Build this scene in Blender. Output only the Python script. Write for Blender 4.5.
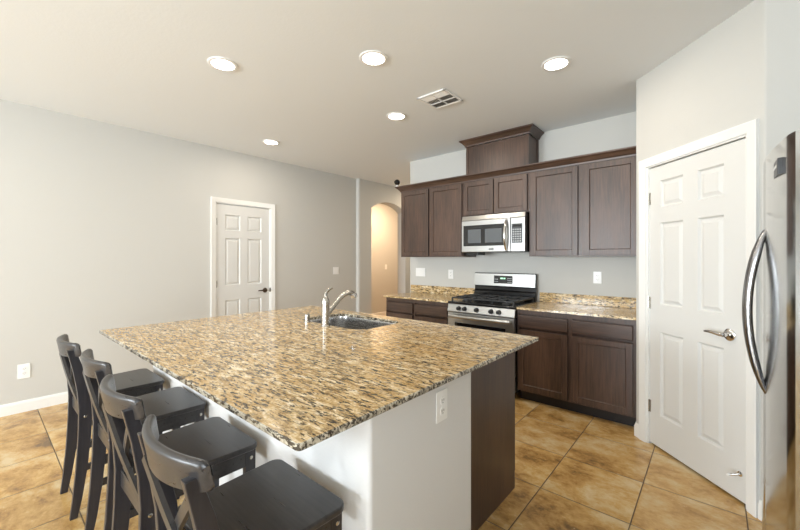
import bpy, bmesh, math, random
from mathutils import Vector, Matrix
random.seed(7)
PI = math.pi
SC = bpy.context.scene
COL = SC.collection
for _o in list(bpy.data.objects):
    bpy.data.objects.remove(_o)

# ------------------------------------------------------------------ camera
CAM_H = 1.363
cd = bpy.data.cameras.new('camera')
cd.sensor_fit = 'HORIZONTAL'; cd.sensor_width = 36.0
cd.lens = 365.145 / 800 * 36.0
cd.shift_y = -6.12 / 800
cd.clip_start = 0.02
cam = bpy.data.objects.new('camera', cd); COL.objects.link(cam)
cam.location = (0, 0, CAM_H)
cam.rotation_euler = (PI / 2, 0, math.radians(40.7067))
SC.camera = cam

# ------------------------------------------------------------------ world, light, exposure
SC.view_settings.view_transform = 'Standard'
SC.view_settings.look = 'None'
SC.view_settings.gamma = 1.0
SC.view_settings.use_curve_mapping = False
SC.view_settings.exposure = 0.18
W = bpy.data.worlds.new('daylight'); SC.world = W
W.use_nodes = True
wn = W.node_tree.nodes['Background']
wn.inputs[0].default_value = (0.75, 0.88, 1.0, 1); wn.inputs[1].default_value = 1.6

def area(name, loc, rot, sx, sy, power, color, shape='RECTANGLE', parent=None, spread=PI):
    l = bpy.data.lights.new(name, 'AREA'); l.shape = shape; l.size = sx; l.size_y = sy
    l.energy = power; l.color = color; l.spread = spread
    o = bpy.data.objects.new(name, l); COL.objects.link(o)
    o.location = loc; o.rotation_euler = rot
    if parent: o.parent = parent
    return o
DAY = (0.87, 0.945, 1.0)
# daylight entering through the three windows behind the camera (just outside the panes)
area('daylight_patio', (-1.00, -5.80, 1.10), (PI / 2 + .40, 0, 0), 2.3, 2.0, 270, DAY)
area('daylight_dining', (-3.45, -5.80, 1.55), (PI / 2 + .30, 0, 0), 1.7, 1.5, 340, DAY)
area('daylight_side', (1.32, -1.60, 1.45), (PI / 2 + .40, 0, PI / 2), 1.9, 1.6, 115, DAY)
LAMP_W = 6.2
LAMP_C = (1.0, 0.89, 0.76)

# ------------------------------------------------------------------ colours and materials
def lin(c):
    return tuple(((x / 255) / 12.92 if x / 255 <= .04045 else ((x / 255 + .055) / 1.055) ** 2.4) for x in c) + (1.0,)

class NT:
    def __init__(s, name):
        s.m = bpy.data.materials.new(name); s.m.use_nodes = True
        s.t = s.m.node_tree; s.b = s.t.nodes['Principled BSDF']
    def n(s, typ, **kw):
        x = s.t.nodes.new(typ)
        for k, v in kw.items():
            if k.startswith('i_'):
                x.inputs[k[2:].replace('_', ' ')].default_value = v
            else: setattr(x, k, v)
        return x
    def l(s, a, b): s.t.links.new(a, b)
    def coord(s, scale=(1, 1, 1), rot=(0, 0, 0), out='Object'):
        tc = s.n('ShaderNodeTexCoord'); mp = s.n('ShaderNodeMapping')
        mp.inputs['Scale'].default_value = scale; mp.inputs['Rotation'].default_value = rot
        s.l(tc.outputs[out], mp.inputs['Vector']); return mp.outputs[0]
    def noise(s, vec, scale, detail=3, rough=.5, dist=0):
        x = s.n('ShaderNodeTexNoise'); x.inputs['Scale'].default_value = scale
        x.inputs['Detail'].default_value = detail; x.inputs['Roughness'].default_value = rough
        x.inputs['Distortion'].default_value = dist
        s.l(vec, x.inputs['Vector']); return x.outputs['Fac']
    def ramp(s, fac, stops, interp='LINEAR'):
        r = s.n('ShaderNodeValToRGB'); r.color_ramp.interpolation = interp
        e = r.color_ramp.elements
        while len(e) < len(stops): e.new(.5)
        for k, (p, c) in enumerate(stops): e[k].position = p; e[k].color = c
        s.l(fac, r.inputs[0]); return r.outputs[0]
    def mix(s, fac, a, b, mode='MIX'):
        x = s.n('ShaderNodeMix', data_type='RGBA', blend_type=mode)
        for sock, v in ((x.inputs[0], fac), (x.inputs[6], a), (x.inputs[7], b)):
            if isinstance(v, (int, float)): sock.default_value = v
            elif isinstance(v, tuple): sock.default_value = v
            else: s.l(v, sock)
        return x.outputs[2]
    def math(s, op, a, b=0.0, c=None):
        x = s.n('ShaderNodeMath', operation=op)
        for sock, v in zip(x.inputs, (a, b, c)):
            if v is None: continue
            if isinstance(v, (int, float)): sock.default_value = v
            else: s.l(v, sock)
        return x.outputs[0]
    def bump(s, h, strength, dist=.01):
        x = s.n('ShaderNodeBump'); x.inputs['Strength'].default_value = strength; x.inputs['Distance'].default_value = dist
        s.l(h, x.inputs['Height']); s.l(x.outputs[0], s.b.inputs['Normal'])
    def base(s, v):
        if isinstance(v, tuple): s.b.inputs['Base Color'].default_value = v
        else: s.l(v, s.b.inputs['Base Color'])
    def set(s, rough=.5, metal=0, spec=None, coat=None, coatr=.05):
        if isinstance(rough, (int, float)): s.b.inputs['Roughness'].default_value = rough
        else: s.l(rough, s.b.inputs['Roughness'])
        s.b.inputs['Metallic'].default_value = metal
        if spec is not None: s.b.inputs['Specular IOR Level'].default_value = spec
        if coat: s.b.inputs['Coat Weight'].default_value = coat; s.b.inputs['Coat Roughness'].default_value = coatr

def m_paint(name, col, rough=.7, bscale=120, bstr=.12, bdist=.004):
    t = NT(name); v = t.coord()
    t.base(t.mix(t.math('MULTIPLY', t.noise(v, 1.3, 2), .10), col, tuple(c * .86 for c in col[:3]) + (1,)))
    t.set(rough, spec=.3); t.bump(t.noise(v, bscale, 3), bstr, bdist); return t.m
def m_plain(name, col, rough=.4, metal=0, spec=None, coat=None):
    t = NT(name); v = t.coord()
    t.base(t.mix(t.math('MULTIPLY', t.noise(v, 9, 2), .12), col, tuple(c * .8 for c in col[:3]) + (1,)))
    t.set(rough, metal, spec, coat); return t.m
def m_wood(name, dark, light, rough=.36, axis='z'):
    t = NT(name)
    sc = {'z': (26, 26, 1.3), 'x': (1.3, 26, 26)}[axis]
    v = t.coord(sc); v2 = t.coord((2.2, 2.2, .7) if axis == 'z' else (.7, 2.2, 2.2))
    g = t.noise(v, 3.0, 5, .62, .4); b = t.noise(v2, 2.2, 3, .55)
    c = t.ramp(t.math('ADD', t.math('MULTIPLY', g, .55), t.math('MULTIPLY', b, .45)), [(.36, dark), (.64, light)])
    t.base(c); t.set(t.math('MULTIPLY_ADD', g, .16, rough - .08), spec=.55)
    t.bump(g, .04, .001); return t.m
def m_steel(name, col, rough=.27, axis='x'):
    t = NT(name)
    v = t.coord({'x': (2, 160, 160), 'z': (160, 160, 2)}[axis])
    g = t.noise(v, 4, 3)
    t.base(t.mix(g, col, tuple(c * .82 for c in col[:3]) + (1,)))
    t.set(t.math('MULTIPLY_ADD', g, .12, rough - .06), 1.0); t.bump(g, .02, .001); return t.m
def m_emit(name, col, strength):
    t = NT(name); t.base((.8, .8, .8, 1)); t.set(.4)
    t.b.inputs['Emission Color'].default_value = col; t.b.inputs['Emission Strength'].default_value = strength; return t.m

def m_granite(name, edge=False):
    t = NT(name)
    ang = math.radians(-40)
    v = t.coord((1, 1, 1), (0, 0, ang))
    vs = t.coord((.34, 1.25, 1.0), (0, 0, ang))
    big = t.noise(vs, 5, 4, .6, .6)
    mid = t.noise(vs, 38, 5, .68, .5)
    fine = t.noise(vs, 82, 4, .62, .3)
    fin2 = t.noise(v, 120, 3, .6)
    if edge:
        cs = [(.36, lin((92, 88, 80))), (.45, lin((164, 156, 138))), (.54, lin((204, 196, 176))), (.66, lin((226, 220, 204)))]
    else:
        cs = [(.35, lin((96, 76, 52))), (.44, lin((172, 144, 98))), (.52, lin((210, 184, 138))), (.62, lin((242, 230, 202)))]
    f = t.math('ADD', t.math('MULTIPLY', mid, .7), t.math('MULTIPLY', fin2, .3))
    c = t.ramp(f, cs)
    gold = lin((194, 156, 92)) if not edge else lin((150, 146, 134))
    c = t.mix(t.ramp(big, [(.44, (0, 0, 0, 1)), (.60, (.45, .45, .45, 1))]), c, gold)
    g = t.ramp(t.noise(vs, 54, 4, .65, .4), [(.55, (0, 0, 0, 1)), (.63, (.75, .75, .75, 1))])
    c = t.mix(g, c, lin((128, 116, 96)))
    e_ = .05 if edge else 0
    k = t.ramp(fine, [(.415 + e_, (1, 1, 1, 1)), (.462 + e_, (0, 0, 0, 1))])
    c = t.mix(t.math('MULTIPLY', k, .90), c, lin((48, 40, 34)))
    t.base(c); t.set(.13, spec=.5); return t.m

def m_tile(name):
    t = NT(name); P = .457
    tc = t.n('ShaderNodeTexCoord'); sp = t.n('ShaderNodeSeparateXYZ'); t.l(tc.outputs['Object'], sp.inputs[0])
    def cell(o, off):
        q = t.math('DIVIDE', t.math('SUBTRACT', o, off), P)
        fr = t.math('FRACT', q); fl = t.math('FLOOR', q)
        d = t.math('MINIMUM', fr, t.math('SUBTRACT', 1.0, fr))
        return fl, d
    fx, dx = cell(sp.outputs[0], -.327 - 10 * P); fy, dy = cell(sp.outputs[1], .366 - 10 * P)
    d = t.math('MINIMUM', dx, dy)
    grout = t.ramp(d, [(.0055, (1, 1, 1, 1)), (.0085, (0, 0, 0, 1))])
    cb = t.n('ShaderNodeCombineXYZ'); t.l(fx, cb.inputs[0]); t.l(fy, cb.inputs[1])
    wn_ = t.n('ShaderNodeTexWhiteNoise'); wn_.noise_dimensions = '2D'; t.l(cb.outputs[0], wn_.inputs['Vector'])
    off = t.n('ShaderNodeVectorMath', operation='MULTIPLY_ADD'); t.l(wn_.outputs['Color'], off.inputs[0])
    off.inputs[1].default_value = (17, 23, 9); t.l(tc.outputs['Object'], off.inputs[2])
    mp = t.n('ShaderNodeMapping'); mp.inputs['Scale'].default_value = (1.0, 1.3, 1); t.l(off.outputs[0], mp.inputs['Vector'])
    v = mp.outputs[0]
    a = t.noise(v, 3.2, 6, .64, .35); b = t.noise(v, 10, 5, .68, .3); e = t.noise(v, 42, 4, .7, .3)
    f = t.math('ADD', t.math('MULTIPLY', a, .62), t.math('ADD', t.math('MULTIPLY', b, .26), t.math('MULTIPLY', e, .12)))
    c = t.ramp(f, [(.36, lin((112, 88, 58))), (.43, lin((174, 134, 78))), (.50, lin((204, 166, 104))), (.60, lin((220, 198, 156)))])
    c = t.mix(t.math('MULTIPLY', wn_.outputs['Value'], .25), c, lin((150, 118, 78)))
    sp_ = t.ramp(e, [(.66, (0, 0, 0, 1)), (.72, (.6, .6, .6, 1))])
    c = t.mix(sp_, c, lin((214, 196, 160)))
    c = t.mix(t.math('MULTIPLY', grout, .85), c, lin((58, 46, 34)))
    t.base(c)
    t.set(t.math('MULTIPLY_ADD', grout, .35, .25), spec=.5)
    t.bump(t.math('SUBTRACT', t.math('MULTIPLY', b, .25), grout), .35, .003)
    return t.m

def m_glass(name):
    t = NT(name); nt = t.t
    tr = t.n('ShaderNodeBsdfTransparent'); gl = t.n('ShaderNodeBsdfGlossy'); gl.inputs['Roughness'].default_value = .02
    fr = t.n('ShaderNodeFresnel'); fr.inputs['IOR'].default_value = 1.45
    mx = t.n('ShaderNodeMixShader'); t.l(fr.outputs[0], mx.inputs[0]); t.l(tr.outputs[0], mx.inputs[1]); t.l(gl.outputs[0], mx.inputs[2])
    t.l(mx.outputs[0], nt.nodes['Material Output'].inputs['Surface']); return t.m

M = dict(
    wall=m_paint('wall_paint', lin((199, 198, 193))),
    ceil=m_paint('ceiling_paint', lin((232, 235, 236)), .8, 60, .16, .005),
    trim=m_paint('trim_white', lin((232, 232, 229)), .35, 30, .01),
    door=m_paint('door_white', lin((216, 216, 213)), .38, 90, .04),
    drywall=m_paint('island_drywall', lin((218, 218, 217))),
    floor=m_tile('stone_tile'),
    wood=m_wood('espresso_wood', lin((50, 36, 29)), lin((90, 67, 54)), .38),
    woodx=m_wood('espresso_wood_rail', lin((50, 36, 29)), lin((90, 67, 54)), .38, axis='x'),
    wooddk=m_plain('dark_wood_gap_shade', lin((26, 19, 16)), .5),
    granite=m_granite('granite'), gedge=m_granite('granite_cut_edge', True),
    steel=m_steel('stainless', (.50, .50, .49, 1), .30), steelz=m_steel('stainless_door', (.54, .54, .53, 1), .15, 'z'),
    sink=m_steel('sink_steel', (.66, .66, .66, 1), .26),
    nickel=m_plain('brushed_nickel', (.50, .48, .44, 1), .27, 1),
    chrome=m_plain('chrome', (.72, .71, .70, 1), .10, 1),
    handle=m_plain('handle_steel', (.33, .33, .34, 1), .22, 1),
    bronze=m_plain('dark_bronze', (.10, .075, .055, 1), .3, .9),
    black=m_plain('black_enamel', lin((18, 18, 19)), .18),
    iron=m_plain('cast_iron', lin((30, 30, 31)), .45),
    blackgl=m_plain('black_glass', lin((14, 15, 17)), .04, 0, .6),
    dgrey=m_plain('dark_plastic', lin((44, 45, 47)), .35),
    stool=m_wood('black_stain', lin((40, 39, 40)), lin((62, 60, 60)), .30, 'x'),
    stoolz=m_wood('black_stain_legs', lin((33, 32, 36)), lin((52, 50, 54)), .32, 'z'),
    white=m_plain('white_plastic', lin((240, 240, 238)), .3),
    slot=m_plain('slot_dark', lin((40, 38, 36)), .5),
    grey=m_plain('vent_grey', lin((120, 122, 122)), .5),
    keys=m_plain('key_print', lin((170, 174, 176)), .4),
    lens=m_emit('lamp_lens', (1, .90, .76, 1), 14.0),
    led=m_emit('green_led', (.15, .9, .35, 1), 1.2),
    mw_reflection=m_plain('painted_reflection', lin((92, 96, 100)), .12),
    glass=m_glass('window_glass'),
    outside=m_plain('patio_ground', lin((170, 165, 150)), .8),
)

# ------------------------------------------------------------------ mesh helpers
def wm(o):
    m = o.matrix_basis.copy()
    while o.parent:
        o = o.parent; m = o.matrix_basis @ m
    return m

class MB:
    def __init__(s): s.bm = bmesh.new(); s.mi = 0
    def _f(s, vs):
        try:
            f = s.bm.faces.new(vs); f.material_index = s.mi; return f
        except ValueError: return None
    def box(s, x0, x1, y0, y1, z0, z1, bev=0, seg=2):
        b = bmesh.new()
        v = [b.verts.new((x, y, z)) for x in (x0, x1) for y in (y0, y1) for z in (z0, z1)]
        for q in ((0, 1, 3, 2), (4, 6, 7, 5), (0, 4, 5, 1), (2, 3, 7, 6), (0, 2, 6, 4), (1, 5, 7, 3)):
            b.faces.new([v[i] for i in q])
        if bev:
            bmesh.ops.bevel(b, geom=b.edges[:], offset=bev, segments=seg, affect='EDGES', profile=.5)
        s.merge(b); return s
    def merge(s, b, mat=None):
        if mat: b.transform(mat)
        mp = {v: s.bm.verts.new(v.co) for v in b.verts}
        for f in b.faces: s._f([mp[v] for v in f.verts])
        b.free()
    def prism(s, poly, axis, a, b_, bev=0, seg=2):
        """poly: 2-D outline; axis: 'x' -> (y,z), 'y' -> (x,z), 'z' -> (x,y)"""
        def P(p, t): return {'x': (t, p[0], p[1]), 'y': (p[0], t, p[1]), 'z': (p[0], p[1], t)}[axis]
        b = bmesh.new(); n = len(poly)
        A = [b.verts.new(P(p, a)) for p in poly]; B = [b.verts.new(P(p, b_)) for p in poly]
        b.faces.new(A); b.faces.new(B[::-1])
        for i in range(n): b.faces.new((A[i], B[i], B[(i + 1) % n], A[(i + 1) % n]))
        bmesh.ops.recalc_face_normals(b, faces=b.faces)
        if bev:
            bmesh.ops.bevel(b, geom=[e for e in b.edges if e.calc_face_angle(0) > .5], offset=bev, segments=seg, affect='EDGES', profile=.5)
        s.merge(b); return s
    def cyl(s, p0, p1, r0, r1=None, n=24):
        return s.tube([p0, p1], [r0, r0 if r1 is None else r1], n)
    def tube(s, pts, rad, n=16, flat=None, cap=True):
        """swept tube; rad float / list; flat=(direction, factor) squashes the section along direction"""
        pts = [Vector(p) for p in pts]
        if not isinstance(rad, (list, tuple)): rad = [rad] * len(pts)
        rings = []; up = None
        for i, p in enumerate(pts):
            d = (pts[min(i + 1, len(pts) - 1)] - pts[max(i - 1, 0)]).normalized()
            if up is None:
                up = Vector((0, 0, 1)) if abs(d.z) < .9 else Vector((1, 0, 0))
            u = d.cross(up).normalized(); w = u.cross(d).normalized(); up = w
            ring = []
            for k in range(n):
                t = 2 * PI * k / n; o = (u * math.cos(t) + w * math.sin(t)) * rad[i]
                if flat:
                    fd = Vector(flat[0]).normalized(); o -= fd * o.dot(fd) * (1 - flat[1])
                ring.append(s.bm.verts.new(p + o))
            rings.append(ring)
        for a, b in zip(rings, rings[1:]):
            for k in range(n): s._f((a[k], a[(k + 1) % n], b[(k + 1) % n], b[k]))
        if cap: s._f(rings[0][::-1]); s._f(rings[-1])
        return s
    def lathe(s, prof, c, axis='z', n=32, cap=True):
        """prof: (r, h) along the axis from point c"""
        rings = []
        for r, h in prof:
            ring = []
            for k in range(n):
                t = 2 * PI * k / n; a, b = r * math.cos(t), r * math.sin(t)
                o = {'z': (a, b, h), 'y': (a, h, b), 'x': (h, a, b)}[axis]
                ring.append(s.bm.verts.new(Vector(c) + Vector(o)))
            rings.append(ring)
        for a, b in zip(rings, rings[1:]):
            for k in range(n): s._f((a[k], a[(k + 1) % n], b[(k + 1) % n], b[k]))
        if cap: s._f(rings[0][::-1]); s._f(rings[-1])
        return s
    def sweep(s, path, prof):
        """moulding: plan path [(x,y)], profile [(out,z)], out = right-hand side of travel, mitred"""
        P = [Vector(p) for p in path]; rows = []
        for i, p in enumerate(P):
            ds = []
            if i > 0: ds.append((P[i] - P[i - 1]).normalized())
            if i < len(P) - 1: ds.append((P[i + 1] - P[i]).normalized())
            ns = [Vector((d.y, -d.x)) for d in ds]
            m = sum(ns, Vector((0, 0))).normalized(); m /= m.dot(ns[0])
            rows.append([s.bm.verts.new((p.x + m.x * o, p.y + m.y * o, z)) for o, z in prof])
        n = len(prof)
        for a, b in zip(rows, rows[1:]):
            for k in range(n): s._f((a[k], b[k], b[(k + 1) % n], a[(k + 1) % n]))
        s._f(rows[0]); s._f(rows[-1][::-1]); return s
    def build(s, name, mat, parent=None, local=False, smooth=35, origin=None):
        bmesh.ops.recalc_face_normals(s.bm, faces=s.bm.faces)
        me = bpy.data.meshes.new(name)
        o = bpy.data.objects.new(name, me); COL.objects.link(o)
        if parent:
            o.parent = parent
            if not local: s.bm.transform(wm(parent).inverted())
        elif origin is not None:
            s.bm.transform(Matrix.Translation(-Vector(origin))); o.location = origin
        s.bm.to_mesh(me); s.bm.free()
        for m in (mat if isinstance(mat, (list, tuple)) else [mat]): me.materials.append(m)
        if smooth:
            me.shade_smooth()
            me.set_sharp_from_angle(angle=math.radians(smooth))
            wnm = o.modifiers.new('weighted', 'WEIGHTED_NORMAL'); wnm.keep_sharp = True; wnm.weight = 80
        return o

def thing(name, label, cat, loc, rotz=0, group=None):
    o = bpy.data.objects.new(name, None); COL.objects.link(o); o.empty_display_size = .1
    o.location = loc; o.rotation_euler = (0, 0, rotz); o['label'] = label; o['category'] = cat
    if group: o['group'] = group
    return o
def tag(o, label, cat, group=None):
    o['label'] = label; o['category'] = cat
    if group: o['group'] = group
    return o
def struct(name, mb, mat, parent=None, local=False, smooth=35):
    o = mb.build(name, mat, parent, local, smooth)
    if not parent: o['kind'] = 'structure'
    return o
def copy_tree(o, parent=None):
    c = o.copy(); COL.objects.link(c)
    if parent: c.parent = parent
    for ch in list(o.children): copy_tree(ch, c)
    return c

# ------------------------------------------------------------------ room shell
CZ = 2.74; XL = -4.67; XH = -4.61; YB = 4.023; XR = 1.10; YR = -5.50; YF = 7.4
S2 = math.sqrt(.5)
struct('floor', MB().box(-6.3, XR + .15, YR - .15, YF + .15, -.12, 0), M['floor'])
struct('ceiling', MB().box(-6.3, XR + .15, YR - .15, YF + .15, CZ, CZ + .12), M['ceil'])
DL0, DL1, DLZ = 1.945, 2.663, 2.055          # left door leaf
w = MB()
w.box(XL - .14, XL, YR, DL0 - .015, 0, CZ).box(XL - .14, XL, DL1 + .015, 4.27, 0, CZ).box(XL - .14, XL, DL0 - .015, DL1 + .015, DLZ + .02, CZ)
struct('wall_left', w, M['wall'], smooth=0)
# hall section with the flat arch
AY0, AY1, ASP, AAP, AT = 4.58, 5.52, 2.27, 2.415, .20
w = MB()
w.prism([(XH, 4.27 + .03), (XH - .009, 4.279), (XH - .03, 4.27), (XH - AT, 4.27), (XH - AT, AY0), (XH, AY0)], 'z', 0, CZ)
w.box(XH - AT, XH, AY1, YF, 0, CZ)
N = 24; c_ = AY1 - AY0; rise = AAP - ASP; Rr = (c_ * c_ / 4 + rise * rise) / (2 * rise); zc = AAP - Rr
def arcz(y): return zc + math.sqrt(max(0, Rr * Rr - (y - (AY0 + AY1) / 2) ** 2))
for i in range(N):
    a, b = AY0 + c_ * i / N, AY0 + c_ * (i + 1) / N
    w.prism([(a, arcz(a)), (b, arcz(b)), (b, CZ), (a, CZ)], 'x', XH - AT, XH)
struct('wall_hall', w, M['wall'], smooth=0)
struct('wall_hall_back', MB().box(-6.14, -6.0, 3.6, YF, 0, CZ), M['wall'], smooth=0)
struct('wall_hall_side', MB().box(-6.0, XH - AT, 3.6, 3.74, 0, CZ), M['wall'], smooth=0)
struct('wall_far', MB().box(-6.14, -3.1, YF, YF + .12, 0, CZ), M['wall'], smooth=0)
struct('wall_kitchen', MB().box(-3.27, XR, YB, YB + .13, 0, CZ), M['wall'], smooth=0)
struct('wall_corridor', MB().box(-3.27, -3.14, YB + .13, YF, 0, CZ), M['wall'], smooth=0)
PX0, PY0 = -.455, 3.325                       # pantry outside corner, left
PX1, PY1 = .203, 2.667                        # pantry outside corner, right
PD0, PD1, PDZ = .118, .828, 2.03              # door leaf along the diagonal
def diag(t, n=0): return (PX0 + S2 * t + S2 * n, PY0 - S2 * t + S2 * n)   # n > 0 goes into the pantry
PL = math.hypot(PX1 - PX0, PY1 - PY0)
w = MB()
def dpoly(t0, t1, n0, n1): return [diag(t0, n0), diag(t1, n0), diag(t1, n1), diag(t0, n1)]
w.prism(dpoly(0.0, PD0 - .012, 0, .11), 'z', 0, CZ)
w.prism(dpoly(PD1 + .012, PL - .012, 0, .11), 'z', 0, CZ)
w.prism(dpoly(PD0 - .012, PD1 + .012, 0, .11), 'z', PDZ + .012, CZ)
struct('wall_pantry', w, M['wall'], smooth=0)
struct('wall_pantry_side', MB().box(PX0, PX0 + .11, PY0, YB, 0, CZ), M['wall'], smooth=0)
bn = [(PX1 - .0115, PY1 + .0115), (PX1 - .005, PY1 + .0035), (PX1 + .006, PY1 - .001), (PX1 + .022, PY1), (XR, PY1), (XR, PY1 + .11), (PX1 + .04, PY1 + .11)]
struct('wall_pantry_return', MB().prism(bn, 'z', 0, CZ), M['wall'], smooth=50)
SW0, SW1, SZ0, SZ1 = -2.55, -.65, .85, 2.25      # side window in the right wall
w = MB().box(XR, XR + .14, YR, SW0, 0, CZ).box(XR, XR + .14, SW1, YB, 0, CZ).box(XR, XR + .14, SW0, SW1, 0, SZ0).box(XR, XR + .14, SW0, SW1, SZ1, CZ)
struct('wall_right', w, M['wall'], smooth=0)
RW = [(-2.15, .15, .08, 2.10), (-4.30, -2.60, .80, 2.30)]   # patio door glass, dining window
w = MB().box(XL - .14, -4.30, YR - .14, YR, 0, CZ).box(-2.60, -2.15, YR - .14, YR, 0, CZ).box(.15, XR + .14, YR - .14, YR, 0, CZ)
for a, b, z0, z1 in RW:
    w.box(a, b, YR - .14, YR, 0, z0).box(a, b, YR - .14, YR, z1, CZ)
struct('wall_rear', w, M['wall'], smooth=0)
def window(name, x0, x1, z0, z1, axis, at):
    f = MB(); g = MB(); t_ = .05
    def bx(m, a, b, z, zz, d0, d1):
        if axis == 'y': m.box(a, b, at - d1, at - d0, z, zz, .004)
        else: m.box(at + d0, at + d1, a, b, z, zz, .004)
    mid = (x0 + x1) / 2
    for a, b, z, zz in ((x0, x1, z0, z0 + t_), (x0, x1, z1 - t_, z1), (x0, x0 + t_, z0, z1), (x1 - t_, x1, z0, z1), (mid - .03, mid + .03, z0, z1)):
        bx(f, a, b, z, zz, .04, .10)
    o = struct(name, f, M['trim'])
    if axis == 'y': g.box(x0 + .03, x1 - .03, at - .073, at - .067, z0 + .03, z1 - .03)
    else: g.box(at + .067, at + .073, x0 + .03, x1 - .03, z0 + .03, z1 - .03)
    g.build('glass_pane', M['glass'], o)
window('window_1', *RW[0], 'y', YR)
window('window_2', *RW[1], 'y', YR)
window('window_3', SW0, SW1, SZ0, SZ1, 'x', XR)

# baseboards
BBP = [(0, 0), (.014, 0), (.014, .075), (.010, .085), (.006, .098), (0, .10)]
struct('baseboard_left', MB().sweep([(XL, YR), (XL, DL0 - .075)], BBP), M['trim'])
struct('baseboard_left_far', MB().sweep([(XL, DL1 + .075), (XL, 4.27)], BBP), M['trim'])
struct('baseboard_hall', MB().sweep([(XH, 4.29), (XH, AY0)], BBP), M['trim'])
struct('baseboard_hall_back', MB().sweep([(-6.0, 5.95), (-6.0, YF)], BBP), M['trim'])
struct('baseboard_pantry', MB().sweep([(PX0 + .0, PY0 + .07), (PX0, PY0), diag(.045)], BBP), M['trim'])
struct('baseboard_pantry_right', MB().sweep([diag(PD1 + .075), (PX1, PY1), (PX1 + .1, PY1)], BBP), M['trim'])

# six-panel door leaves, local frame: x along the leaf, -y outwards, z up
def six_panel(wd, ht, xc, zc_):
    """leaf mesh with inset raised panels; xc=[(x0,x1),(x0,x1)], zc_=[(z0,z1)*3]"""
    b = bmesh.new()
    xs = sorted({0, wd} | {v for p in xc for v in p}); zs = sorted({0, ht} | {v for p in zc_ for v in p})
    V = {(i, k): b.verts.new((x, 0, z)) for i, x in enumerate(xs) for k, z in enumerate(zs)}
    pan = []
    for i in range(len(xs) - 1):
        for k in range(len(zs) - 1):
            f = b.faces.new((V[i, k], V[i + 1, k], V[i + 1, k + 1], V[i, k + 1]))
            if (xs[i], xs[i + 1]) in xc and (zs[k], zs[k + 1]) in zc_: pan.append(f)
    bound = [e for e in b.edges if e.is_boundary]
    r = bmesh.ops.extrude_edge_only(b, edges=bound)
    nv = [g for g in r['geom'] if isinstance(g, bmesh.types.BMVert)]
    for v in nv: v.co.y = .035
    for f in pan:
        f.normal_update()
        bmesh.ops.inset_region(b, faces=[f], thickness=.010, depth=0, use_even_offset=True)
        for v in f.verts: v.co.y += .014
        bmesh.ops.inset_region(b, faces=[f], thickness=.006, depth=0, use_even_offset=True)
        bmesh.ops.inset_region(b, faces=[f], thickness=.022, depth=0, use_even_offset=True)
        for v in f.verts: v.co.y -= .010
    m = MB(); m.merge(b); return m

def lever(parent, x, z, mat, direction, y0=0.0, big=1.0):
    """lever handle on a leaf, local coordinates; direction -1 points to lower x"""
    h = MB().lathe([(.001, -.001), (.032 * big, -.001), (.033 * big, -.008), (.026 * big, -.014), (.012, -.016), (.011, -.040), (.001, -.041)][::-1], (x, y0, z), 'y')
    p = h.build('door_handle', mat, parent, local=True)
    a = direction
    MB().tube([(x, y0 - .046, z), (x + a * .02, y0 - .050, z + .001), (x + a * .06, y0 - .052, z + .004), (x + a * .10, y0 - .048, z + .003), (x + a * .118, y0 - .046, z)],
              [.013, .012, .0095, .008, .005], 14, ((0, 1, 0), .75)).build('lever', mat, p, local=True)
def hinge(parent, x, z, mat):
    MB().cyl((x, -.006, z - .045), (x, -.006, z + .045), .007, None, 12).box(x, x + .018, -.002, .001, z - .044, z + .044).build('hinge', mat, parent, local=True)

def casing(name, w0, w1, zt, place, wd=.06):
    """U-shaped mitred casing: outline in (along, z) lifted 18 mm off the wall"""
    prof = [(0, 0), (0, .010), (.012, .014), (.030, .016), (.048, .020), (wd, .018), (wd, 0)]
    b = bmesh.new(); pts = [(w0, 0), (w0, zt), (w1, zt), (w1, 0)]; dirs = [(-1, 0), (-1, 1), (1, 1), (1, 0)]
    rows = [[b.verts.new((p[0] + d[0] * o, -h, p[1] + d[1] * o)) for o, h in prof] for p, d in zip(pts, dirs)]
    n = len(prof)
    for a, c in zip(rows, rows[1:]):
        for k in range(n): b.faces.new((a[k], c[k], c[(k + 1) % n], a[(k + 1) % n]))
    b.faces.new(rows[0]); b.faces.new(rows[-1][::-1])
    m = MB(); m.merge(b, place)
    for (o0, o1, z0, z1) in ((w0 - .004, w0 + .012, 0, zt + .002), (w1 - .012, w1 + .004, 0, zt + .002), (w0, w1, zt - .010, zt + .004)):
        bb = MB().box(o0, o1, 0.0, .09, z0, z1); m.merge(bb.bm, place)
    return m

# left door
lm = Matrix.Translation((XL, DL0, 0)) @ Matrix.Rotation(PI / 2, 4, 'Z')
LW = DL1 - DL0
struct('trim_1', casing('c', -.012, LW + .012, DLZ + .012, lm, .058), M['trim'])
leaf = six_panel(LW, DLZ - .01, [(.112, .305), (.405, .598)], [(.22, .83), (1.02, 1.62), (1.715, 1.915)])
d1 = leaf.build('door_1', M['door'], smooth=20); d1['kind'] = 'structure'
d1.location = (XL - .014, DL0, .008); d1.rotation_euler = (0, 0, PI / 2)
lever(d1, LW - .070, .925, M['bronze'], -1)
MB().box(LW - .001, LW + .011, -.016, -.002, .90, .955, .003).build('strike_plate', M['bronze'], d1, local=True)
for z in (.25, 1.04, 1.82): hinge(d1, -.004, z, M['nickel'])
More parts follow.
